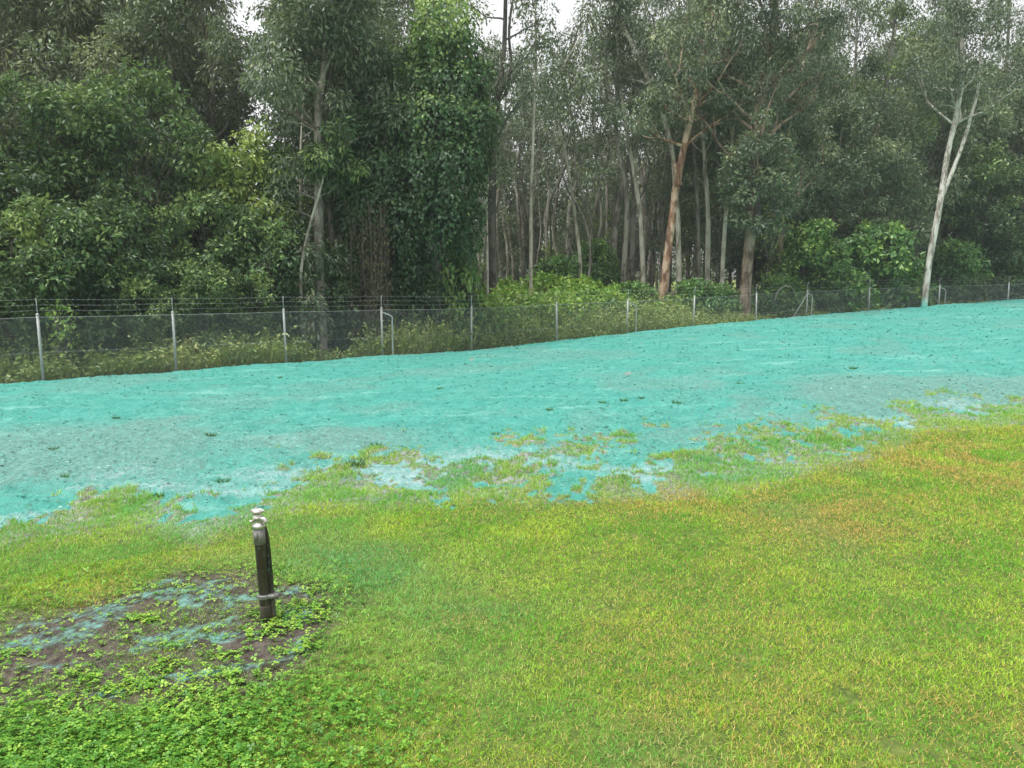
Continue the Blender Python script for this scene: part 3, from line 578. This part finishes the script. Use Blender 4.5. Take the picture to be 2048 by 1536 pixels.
# --- vine tower
def vine_tower():
    r = np.random.default_rng(140); wood, crown = Geo(), Geo(); Y = 29.5; b = np.array(foot(870, Y))
    wood.tube(spline([(0, 0, -.2), (.1, .1, 4), (.3, 0, 8), (.4, .1, 12.4)], 14), np.linspace(.24, .10, 14), 9, False)
    # (px, py of the dome top, half width m, skirt length m, depth offset, tone)
    domes = [(886, -8, 1.10, 1.5, .0, .74), (862, 50, .80, 1.3, -.3, .66), (918, 62, .75, 1.5, -.1, .60), (948, 118, .65, 1.8, .25, .56), (905, 128, .95, 1.6, -.4, .58), (838, 128, .95, 1.4, .0, .56), (780, 96, .95, 1.5, .7, .46), (712, 128, .95, 1.6, .7, .44),
             (872, 190, 1.15, 1.6, -.8, .66), (945, 205, .85, 1.8, -.3, .50), (800, 190, 1.05, 1.5, -.4, .52), (735, 215, 1.0, 1.6, -.2, .48), (680, 250, .8, 1.6, .2, .44), (952, 262, .5, 2.0, .2, .42), (910, 285, .95, 1.8, -.9, .44), (845, 290, 1.0, 1.6, -.8, .46), (770, 300, .95, 1.7, -.7, .42), (705, 325, .9, 1.9, -.5, .42),
             (880, 370, .9, 1.5, -1.0, .36), (935, 400, .6, 1.5, -.4, .32), (810, 385, .85, 1.6, -.8, .32), (735, 360, .8, 1.7, -1.0, .36)]
    for px, py, hw, sk, dy, tn in domes:
        tn *= 1.12 if py < 60 else (.80 if py < 215 else .66)  # top tiers lit, lower tiers shaded through leaf colour
        c = at(px, py, Y + dy) - b; n = int(2500 * hw * (hw + sk) / 4.0) + 350
        az = r.uniform(0, 2 * pi, n); v = r.random(n); fold = 1 + .16 * np.sin(az * 5 + px) + .10 * np.sin(az * 11 + py)
        cap = v < .36; th = np.where(cap, np.sqrt(v / .36) * pi / 2, pi / 2); dn = np.where(cap, 0, ((v - .36) / .64) ** 1.2 * sk * (1 + .4 * np.sin(az * 3 + px * .1)))
        rr = hw * np.sin(th) * fold * (1 - .45 * (dn / sk) ** 1.5) + r.normal(0, .13, n); z = c[2] - hw * .75 * (1 - np.cos(th)) - dn + r.normal(0, .08, n)
        P = np.stack([c[0] + np.cos(az) * rr, c[1] + np.sin(az) * rr, z], 1); P[:, 2] = np.maximum(P[:, 2], .1)
        out = np.stack([np.cos(az) * np.sin(th), np.sin(az) * np.sin(th), np.cos(th) + .35], 1)
        D = out * .35 + r.normal(0, .35, (n, 3)); D[:, 2] -= .9; s = r.uniform(.6, 1.3, n)
        crown.leaves(P, D, out + r.normal(0, .35, (n, 3)), .16 * s, .115 * s, np.clip(tn + .42 * np.cos(th) - .16 + .10 * np.sin(az * 5 + px) + r.normal(0, .13, n), 0, 1), .12)  # highlight on dome tops and shade in folds painted into leaf tone
    return wood.mesh('trunk'), crown.mesh('crown', False)
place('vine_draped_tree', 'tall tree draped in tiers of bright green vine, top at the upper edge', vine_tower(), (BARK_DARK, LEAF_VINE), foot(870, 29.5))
def curtain(seed, H, W, tone):
    r = np.random.default_rng(seed); wood, crown = Geo(), Geo()
    for k in range(26):
        x0 = r.uniform(-W / 2, W / 2); y0 = r.uniform(-.4, .4); h = H * r.uniform(.75, 1); P = spline([(x0, y0, h), (x0 + r.normal(0, .12), y0 - .1, h * .55), (x0 + r.normal(0, .2), y0, r.uniform(0, .8))], 8)
        wood.tube(P, .018, 4, False); n = 150; i_ = r.integers(0, 8, n); Q = P[i_] + r.normal(0, .16, (n, 3)); D = r.normal(0, .4, (n, 3)); D[:, 2] -= 1
        crown.leaves(Q, D, r.normal(0, 1, (n, 3)) + [0, -1, .3], .14 * r.uniform(.6, 1.3, n), .06, np.clip(tone + r.normal(0, .2, n), 0, 1))
    wood.tube([(0, .3, -.2), (.1, .3, H)], [.09, .05], 6); return wood.mesh('stem'), crown.mesh('foliage', False)
place('vine_curtain', 'brown hanging curtain of dry vine left of the bright leafy shrub', curtain(141, 5.6, 1.5, .4), (BARK_DARK, LEAF_BROWN), foot(738, 28.0), 0, 1, None, 'vine')
place('vine_curtain', 'dark hanging vine strands at the right side of the vine tower', curtain(142, 6.2, .9, .3), (BARK_DARK, LEAF_VINE), foot(930, 30.4), 0, 1, None, 'vine')
VS = dense(143, 3.6, 3.6, 80, 70, (.23, .17), .68, .02, .05, 3, .3, (.3, .5), 'mound')
place('leafy_shrub', 'bright big-leaved climbing shrub at the foot of the vine tower', VS, (BARK_DARK, LEAF_VINE), foot(905, 30.3), 0, (.74, .74, 1.35), None, 'shrub')
DK = dense(144, 4.6, 2.6, 60, 90, (.2, .11), tone=.20, top_tone=.1)
place('dark_bush', 'dark bush in the hollow under the vine tower', DK, (BARK_DARK, LEAF_WATTLE), foot(812, 29.6), 0, 1, None, 'bush'); 
place('dark_bush', 'dark bush between the grey trunks and the dry vine curtain', DK, (BARK_DARK, LEAF_WATTLE), foot(695, 28.7), 2, .9, None, 'bush')

# --- trunks of the middle and right that stand out
heroes = [
 ('gum_tree', 'dark forked gum trunk standing clear right of the vine tower', [(988, 560), (984, 430), (988, 300), (996, 190), (1008, 90), (1012, -60)], 36.2, .27, BARK_DARK, LEAF_GUM, dict(crown_from=.5, limbs=8, spread=2.6, n_leaf=70)),
 ('thin_gum', 'thin pale gum trunk touching the left of the dark forked trunk', [(975, 560), (974, 470), (972, 330), (978, 200)], 36, .10, BARK_PALE, LEAF_GUM, dict(crown_from=.7, limbs=5, spread=1.4, n_leaf=60)),
 ('thin_gum', 'thin straight gum trunk rising from the bright weeds in the middle', [(1062, 560), (1062, 430), (1066, 280), (1072, 120), (1070, -40)], 38, .12, BARK_PALE, LEAF_GUM, dict(crown_from=.6, limbs=6, spread=2.0, n_leaf=60)),
 ('thin_gum', 'pale gum leaning left deep in the middle of the wood', [(1288, 560), (1280, 430), (1262, 300), (1246, 180), (1232, 20)], 44, .19, BARK_PALE, LEAF_GUM, dict(crown_from=.55, limbs=7, spread=2.6, n_leaf=110)),
 ('peeling_gum', 'leaning gum with reddish peeling bark in the middle right', [(1326, 560), (1338, 490), (1355, 380), (1372, 290), (1388, 215), (1412, 90), (1420, -60)], 40.5, .25, BARK_RED, LEAF_GUM, dict(crown_from=.55, limbs=13, spread=3.8, n_leaf=130, r1=.55, fuzz=16, fuzz_from=.66)),
 ('thin_gum', 'straight pale stem directly behind the leaning peeling trunk', [(1358, 560), (1358, 470), (1354, 370), (1345, 290), (1318, 200), (1275, 105), (1238, 20)], 42.5, .17, BARK_PALE, LEAF_GUM, dict(crown_from=.75, limbs=6, spread=2.4, n_leaf=110, r1=.6)),
 ('thin_gum', 'grey slim trunk right of the peeling trunk', [(1399, 570), (1396, 430), (1390, 280), (1384, 120), (1380, -40)], 45, .16, BARK_GREY, LEAF_GUM, dict(crown_from=.6, limbs=7, spread=2.6, n_leaf=100, fuzz=8)),
 ('thin_gum', 'whitish trunk second right of the peeling trunk', [(1414, 575), (1416, 450), (1412, 330), (1406, 260), (1396, 100)], 43, .20, BARK_PALE, LEAF_GUM, dict(crown_from=.62, limbs=7, spread=2.4, n_leaf=140)),
 ('thin_gum', 'crooked greenish-white stem left of the big brown trunk', [(1443, 570), (1447, 490), (1454, 395), (1468, 300), (1466, 190), (1455, 60)], 42, .14, BARK_PALE, LEAF_GUM, dict(crown_from=.6, limbs=6, spread=2.2, n_leaf=140, r1=.5)),
 ('big_gum', 'big brown trunk with flared foot at the fence right of the middle', [(1490, 640), (1497, 540), (1506, 430), (1516, 300), (1526, 190), (1545, 60), (1550, -80)], 39.6, .36, BARK_BROWN, LEAF_GUM, dict(crown_from=.42, limbs=19, spread=4.6, n_leaf=135, r1=.45, flare=.5, fuzz=20, fuzz_from=.72)),
 ('gum_tree', 'brown trunk half hidden by leaves right of the big brown trunk', [(1560, 600), (1566, 430), (1574, 330), (1600, 180), (1640, 40)], 45, .20, BARK_BROWN, LEAF_GUM, dict(crown_from=.45, limbs=10, spread=3.6, n_leaf=130)),
 ('spotted_gum', 'pale spotted gum with forked top and turquoise-sprayed foot at the right', [(1850, 618), (1862, 530), (1882, 410), (1903, 310), (1928, 215), (1922, 120), (1934, -20)], 45.3, .22, BARK_SPOT, LEAF_GUM, dict(crown_from=.62, limbs=14, spread=4.0, n_leaf=125, r1=.5, flare=.15, fuzz=14, fuzz_from=.74)),
 ('gum_tree', 'hazy grey gum far right behind the spotted gum', [(2000, 600), (2010, 400), (2020, 200), (2030, 0)], 58, .28, BARK_GREY, LEAF_GUM, dict(crown_from=.4, limbs=12, spread=4.2, n_leaf=130)),
 ('gum_tree', 'gum with olive crown between the brown and the spotted trunks', [(1720, 600), (1735, 400), (1760, 250), (1790, 100), (1800, 0)], 50, .22, BARK_GREY, LEAF_OLIVE, dict(crown_from=.5, limbs=11, spread=3.8, n_leaf=130)),
]
for k, (nm, lb, pts, Y, r0, bk, lf, kw) in enumerate(heroes):
    place(nm, lb, gum(200 + k, path_px(pts, Y, .5, 200 + k), r0, **kw), (bk, lf), foot(pts[0][0], Y))
def fork(owner_px, pts, Y, r0, mat, label, seed):    # second stem of the spotted gum
    o = [c for c in COL.objects if c.get('label') == label][0]; P = np.array([at(*p, Y) for p in pts]) - np.array(o.location); g = Geo(); g.tube(spline(P, 14), np.linspace(r0, r0 * .5, 14), 9, True, .05, np.random.default_rng(seed)); obj('fork', g.mesh('fork'), mat, o)
fork(0, [(1880, 402), (1893, 372), (1912, 325), (1930, 275), (1944, 225), (1956, 180), (1962, 90)], 45.3, .13, BARK_SPOT, 'pale spotted gum with forked top and turquoise-sprayed foot at the right', 5)
fork(0, [(996, 200), (1012, 185), (1022, 130), (1018, 60), (1030, -30)], 37, .10, BARK_DARK, 'dark forked gum trunk standing clear right of the vine tower', 6)
fork(0, [(1360, 372), (1352, 345), (1349, 322)], 40.5, .17, BARK_RED, 'leaning gum with reddish peeling bark in the middle right', 7)
fork(0, [(1524, 215), (1540, 180), (1566, 150), (1610, 110), (1650, 60)], 39.6, .20, BARK_BROWN, 'big brown trunk with flared foot at the fence right of the middle', 8)
# leaves hanging in front of the big trunk
CL = dense(160, 5.2, 3.4, 60, 80, (.24, .13), tone=.50, low=.05, profile='egg', puff=(.35, .6))
b = foot(1502, 39.0); o = place('climbing_vine', 'leafy clump wrapped round the middle of the big brown trunk', CL, (BARK_DARK, LEAF_GUM), (b[0] + .3, 39.0, 4.9), 0, (1.15, .95, .95), None, 'vine')

# --- shrubs and weeds
SH1 = dense(170, 6.0, 5.2, 120, 75, (.27, .16), .42, .02, .07, 3, .4, (.4, .75), 'mound'); SH2 = dense(171, 3.0, 3.8, 75, 70, (.25, .15), .42, .02, .04, 3, .4, (.32, .6), 'mound'); SH3 = dense(173, 5.0, 4.4, 95, 75, (.27, .16), .42, .02, .06, 3, .4, (.4, .7), 'egg')
LN = dense(172, 1.8, 3.4, 75, 75, (.20, .13), .55, .02, .03, 3, .3, (.3, .5), 'mound')
for px, Y, ms, sc, mat, lb in [
    (1625, 44.5, SH1, .95, LEAF_SHRUB, 'big green shrub right of the big brown trunk'), (1745, 46.5, SH3, 1.15, LEAF_SHRUB, 'big rounded shrub left of the spotted gum'),
    (1690, 43.6, SH2, 1.0, LEAF_SHRUB, 'lower shrub in front of the two big rounded shrubs'), (1560, 42.0, SH2, .9, LEAF_SHRUB, 'dark low shrub just right of the big brown trunk'),
    (1800, 47.5, SH2, 1.1, LEAF_SHRUB, 'low shrub close left of the spotted gum foot'), (1265, 38.5, SH2, .80, LEAF_SHRUB, 'low dark green shrub left of the peeling trunk foot'),
    (1390, 39.5, SH2, .85, LEAF_SHRUB, 'low green shrub right of the peeling trunk foot'), (1440, 40.2, SH2, .75, LEAF_SHRUB, 'small shrub beside the left of the big brown trunk'),
    (1190, 46, SH1, .72, LEAF_WATTLE, 'very dark bush in the depth of the middle'), (1120, 44, SH2, 1.1, LEAF_WATTLE, 'dark bush behind the bright weeds of the middle'),
    (1950, 54, D1, 1.25, LEAF_WATTLE, 'tall dark leafy tree right of the spotted gum'), (2040, 53, D1, 1.1, LEAF_WATTLE, 'dark leafy tree cut by the right edge of the photo'),
    (1900, 51, SH3, .95, LEAF_WATTLE, 'dark shrub right behind the spotted gum foot'), (2010, 53.5, SH1, .8, LEAF_WATTLE, 'dark shrub above the last fence posts'), (2110, 55, D2, 1.2, LEAF_WATTLE, 'dark tree outside the last fence bay')]:
    place('shrub' if ms in (SH1, SH2, SH3) else 'leafy_tree', lb, ms, (BARK_DARK, mat), foot(px, Y), px * .37, sc, 'shrubs behind the right fence bays', 'shrub' if ms in (SH1, SH2, SH3) else 'tree')
ORD = ['first', 'second', 'third', 'fourth', 'fifth', 'sixth', 'seventh', 'eighth', 'ninth', 'tenth', 'eleventh', 'twelfth', 'thirteenth', 'fourteenth']
LANT = sorted([965, 1015, 1065, 1120, 1165, 1215, 1005, 1090, 1160, 1310, 1350, 940, 1240, 1470])
for k, (px, Y, sc) in enumerate([(965, 32.5, 1.2), (1015, 34.5, 1.3), (1065, 33.6, 1.1), (1120, 35.0, 1.2), (1165, 36.5, 1.25), (1215, 37.2, 1.15), (1005, 38.0, 1.35), (1090, 39.5, 1.4), (1160, 40.5, 1.3), (1310, 38.0, .8), (1350, 39.0, .8), (940, 30.8, .8), (1240, 41.5, 1.1), (1470, 41.8, .8)]):
    place('lantana_bush', f'bright yellow-green weedy bush behind the middle fence bays, {ORD[LANT.index(px)]} from the left', LN, (BARK_DARK, LEAF_BRIGHT), foot(px, Y), k * 1.9, sc, 'bright weedy bushes behind the middle fence bays', 'bush')
def tall_grass():
    r = np.random.default_rng(180); n = 20000; x = r.uniform(-17, 34, n); s = r.random(n) ** 1.4 * 3.6 + .15; y = fence_y(x) + s / .8
    k = fbm(x * .5, y * .5, 3, 181); amp = np.interp(x, [-17, -12, -9, -5, 0, 6, 12, 34], [1.0, .9, 1.05, 1.5, 1.6, 1.45, .8, .6]) * smooth(.25, .6, k)
    keep = r.random(n) < .25 + smooth(.3, .55, k); x, y, amp, k, s = x[keep], y[keep], amp[keep], k[keep], s[keep]; n = len(x)
    z = ground_z(x, y); g = Geo(); ln = amp * r.uniform(.35, 1.15, n) * (.75 + .25 * s) + .15
    D = np.stack([r.normal(0, .35, n), r.normal(0, .35, n), np.ones(n)], 1); g.leaves(np.stack([x, y, z - .02], 1), D, r.normal(0, 1, (n, 3)), ln, r.uniform(.02, .045, n), np.clip(k + r.normal(0, .2, n), 0, 1))
    m = 60000; idx = r.integers(0, n, m); h = r.random(m) ** .6; P = np.stack([x[idx], y[idx], z[idx]], 1) + D[idx] * (ln[idx] * h * .9)[:, None] + r.normal(0, .05, (m, 3))
    dd = r.normal(0, 1, (m, 3)); dd[:, 2] = dd[:, 2] * .4 + .2; nn = r.normal(0, .5, (m, 3)); nn[:, 2] += 1
    g.leaves(P, dd, nn, r.uniform(.09, .20, m), r.uniform(.05, .10, m), np.clip(k[idx] + r.normal(0, .22, m), 0, 1)); return g.mesh('tall_weeds', False)
obj('tall_weeds', tall_grass(), LEAF_WEED, kind='stuff', label='tall olive and straw-coloured weeds growing along the back of the fence', category='weeds')

# --- gums deeper in the wood
def std(seed, H, r0, bend, crook=.12, **kw):
    r = np.random.default_rng(seed); P = [(0, 0, -.3)] + [(bend * t ** 1.6 + r.normal(0, crook) * (t > .1), r.normal(0, crook), H * t) for t in (.15, .35, .55, .75, .92)]
    return gum(seed, P, r0, sides=8, **kw)
PG = [std(301, 17, .20, .8, crown_from=.42, limbs=11, spread=3.6, n_leaf=190, leaf=(.21, .08), puff_r=1.1), std(302, 19, .17, -.9, crown_from=.5, limbs=10, spread=3.2, n_leaf=180, leaf=(.21, .08), puff_r=1.05),
      std(303, 15, .12, 1.3, crown_from=.45, limbs=9, spread=2.6, n_leaf=170, leaf=(.21, .08), puff_r=1.0), std(304, 21, .26, .3, crown_from=.38, limbs=13, spread=4.0, n_leaf=190, leaf=(.22, .08), puff_r=1.15)]
PT = [std(311 + k, H_, r_, b_, .38, crown_from=cf, limbs=7, spread=1.9, n_leaf=42, leaf=(.22, .08), puff_r=.75, subs=2) for k, (H_, r_, b_, cf) in enumerate([(16, .17, 1.2, .62), (14, .11, -1.6, .55), (18, .20, -.6, .68), (13, .09, .8, .5), (17, .14, 2.0, .6), (12, .08, -.5, .4)])]
r = np.random.default_rng(320)
def wood_tree(px, Y, ms, sc, bark, leaf, lb, grp):
    place('background_gum', lb, ms, (bark, leaf), foot(px, Y), r.uniform(0, 6.28), (sc, sc, sc * r.uniform(.92, 1.1)), grp)
for px, Y in [(-60, 36), (20, 38), (95, 35), (165, 41), (240, 37), (310, 43), (365, 38), (-120, 44), (60, 48), (200, 52), (300, 55), (120, 58), (0, 60), (390, 58)]:
    wood_tree(px, Y, PG[r.integers(0, 4)], r.uniform(.9, 1.15), BARK_GREY, LEAF_GUM, 'hazy grey-green gum rising behind the wattle trees at the upper left', 'gums behind the left wattles')
for px, Y in [(690, 37), (745, 34), (800, 39), (660, 48), (760, 50), (850, 44), (720, 60), (880, 56)]:
    wood_tree(px, Y, PG[r.integers(0, 4)], r.uniform(.85, 1.1), BARK_GREY, LEAF_GUM, 'hazy gum behind the vine tower and the grey trunks', 'gums behind the vine tower')
for px, Y in [(1300, 52), (1390, 55), (1460, 50), (1510, 58), (1580, 53), (1640, 57), (1690, 50), (1750, 60), (1830, 56), (1880, 62), (1950, 66), (2030, 64), (1420, 70), (1560, 72), (1700, 74), (1340, 66), (2100, 60), (1800, 72), (2140, 72)]:
    wood_tree(px, Y, PG[r.integers(0, 4)], r.uniform(.85, 1.12), BARK_GREY, LEAF_GUM, 'hazy gum with open crown deep in the wood on the right', 'gums deep in the wood on the right')
for px in np.linspace(955, 1340, 34):
    Y = r.uniform(41, 64); ms = PT[r.integers(0, 6)]
    place('background_gum', 'slender grey trunk standing deep in the middle of the wood', ms, ((BARK_PALE, BARK_GREY)[r.integers(0, 2)], LEAF_GUM), foot(px + r.uniform(-12, 12), Y), r.uniform(0, 6.28), r.uniform(.85, 1.25), 'slender trunks deep in the middle of the wood')
SP = [dense(351, 6.5, 2.4, 34, 42, (.20, .085), .48, .15, .035, 2, .3, (.3, .55)), dense(352, 5.0, 2.0, 26, 42, (.20, .085), .50, .1, .03, 2, .3, (.28, .5))]
for k, (px, Y, sc) in enumerate([(1012, 44, .9), (1095, 46, .8), (1150, 47, 1.1), (1205, 50, 1.2), (1310, 48, 1.2), (1378, 48, 1.4), (1432, 46, 1.3), (1535, 43.5, 1.3), (1580, 47, 1.5), (955, 40, .8)]):
    place('gum_sapling', f'slim leafy sapling among the trunks of the wood, {ORD[(k + 1) % 10]} sapling from the left', SP[k % 2], (BARK_GREY, (LEAF_GUM, LEAF_OLIVE, LEAF_SHRUB)[k % 3]), foot(px, Y), k * 2.2, sc, 'saplings among the trunks of the middle', 'sapling')
US = [dense(341, 11, 5.0, 85, 110, (.20, .075), .42, .18, .10, 3, .3, (.5, .95)), dense(342, 9, 4.2, 70, 105, (.20, .075), .40, .12, .08, 3, .3, (.45, .85)), dense(343, 12, 4.4, 85, 100, (.20, .075), .44, .30, .10, 2, .3, (.5, .9))]
for px, Y, sc in [(-40, 31, 1.15), (45, 33, 1.3), (130, 34.5, 1.25), (215, 32.5, 1.2), (285, 35, 1.35), (355, 33, 1.15), (415, 36, 1.15), (-100, 38, 1.5), (90, 42, 1.6), (250, 43, 1.6), (380, 46, 1.6)]:
    wood_tree(px, Y, US[r.integers(0, 3)], sc, BARK_GREY, LEAF_GUM, 'tall leafy tree filling the wood behind the wattles at the upper left', 'leafy trees behind the left wattles')
for px, Y, sc in [(700, 32, 1.0), (765, 33, 1.15), (670, 36, 1.2), (820, 35, 1.1), (690, 42, 1.5)]:
    wood_tree(px, Y, US[r.integers(0, 3)], sc, BARK_GREY, LEAF_GUM, 'tall leafy tree close behind the grey trunks and the vine tower', 'leafy trees behind the vine tower')
for px, Y, sc in [(1040, 66, .8), (1150, 50, .55), (1215, 64, .8), (1290, 66, 1.0), (985, 70, 1.3), (1180, 70, 1.35), (1030, 68, 1.35), (1105, 71, 1.35), (1240, 69, 1.35)]:
    wood_tree(px, Y, US[r.integers(0, 3)], sc, BARK_GREY, (LEAF_GUM, LEAF_OLIVE)[r.integers(0, 2)], 'hazy half-height leafy tree among the slender trunks of the middle', 'half-height trees in the middle of the wood')
for px, Y, sc in [(1375, 50, 1.2), (1440, 47.5, 1.1), (1500, 51, 1.4), (1545, 47, 1.15), (1600, 50, 1.4), (1655, 48.5, 1.3), (1705, 53, 1.5), (1765, 50.5, 1.35), (1820, 54, 1.5), (1870, 57, 1.6), (1925, 60, 1.7), (1985, 58, 1.6), (2045, 59, 1.7), (1480, 60, 1.8), (1620, 62, 1.8), (1780, 64, 1.9), (2100, 62, 1.8), (1410, 58, 1.6)]:
    wood_tree(px, Y, US[r.integers(0, 3)], sc, BARK_GREY, (LEAF_GUM, LEAF_GUM, LEAF_OLIVE)[r.integers(0, 3)], 'tall leafy tree filling the wood behind the right-hand trunks', 'leafy trees behind the right-hand trunks')
# --- the far wood that closes the view
def far_wood():
    r = np.random.default_rng(330); wood, crown = Geo(), Geo()
    for k in range(85):
        Y = r.uniform(76, 112); u_ = r.uniform(-.82, .82); x = u_ * Y; z = float(ground_z(x, Y)); px = 1024 + 1500 * u_
        H = r.uniform(12, 19) * (.72 if 460 < px < 620 or 940 < px < 1230 else 1.0)
        wood.tube([(x, Y, z - .3), (x + r.normal(0, .4), Y, z + H * .5), (x + r.normal(0, .8), Y, z + H)], [.2, .15, .06], 5, False)
        for q in range(15):
            h = H * r.uniform(.02, 1.0) if q < 7 else H * r.uniform(.45, 1); crown.puff((x + r.normal(0, 1.7), Y + r.normal(0, 1.4), z + h), r.uniform(.9, 1.7), 45, r, .46, .22, .5, .8, float(np.clip(r.normal(.42, .12), 0, 1)))
    for k in range(170):                             # low thicket between the distant trunks
        Y = r.uniform(72, 100); x = r.uniform(-.82, .82) * Y; crown.puff((x, Y, float(ground_z(x, Y)) + r.uniform(.3, 4.2)), r.uniform(1.2, 2.1), 70, r, .46, .24, .3, .8, float(np.clip(r.normal(.35, .1), 0, 1)))
    o = obj('far_wood', None, kind='stuff', label='hazy mass of distant trees closing the view behind the wood', category='wood')
    obj('trunks', wood.mesh('trunks'), BARK_GREY, o, kind='stuff'); obj('foliage', crown.mesh('foliage', False), leaf_mat('distant_leaves', (.11, .15, .08), (.19, .235, .13), (.34, .37, .20)), o, kind='stuff')
far_wood()
# fallen branch arching at the fence and a pale stone
g = Geo(); g.tube(spline([at(1548, 602, 40.6), at(1556, 583, 40.7), at(1570, 572, 40.8), at(1584, 576, 40.9), at(1590, 590, 41)], 12), np.linspace(.05, .02, 12), 6)
obj('fallen_branch', g.mesh('fallen_branch'), BARK_GREY, label='arched grey dead branch behind the fence beside the big brown trunk', category='branch')

# ------------------------------------------------------------------ damp air
m = M('damp_air'); pv = m.n('VolumePrincipled'); pv.inputs['Color'].default_value = (.93, .96, 1, 1); pv.inputs['Density'].default_value = .0006; pv.inputs['Anisotropy'].default_value = .2
m.t.links.new(pv.outputs[0], m.out.inputs['Volume'])
g = Geo(); g.box((0, 0, 13.5), (500, 500, 45)); hz = obj('haze', g.mesh('haze', False), m.m, kind='stuff', label='thin damp haze filling the air of the wood', category='haze')
tri = sum(len(me.polygons) for me in bpy.data.meshes); print('faces', tri, 'objects', len(bpy.data.objects))
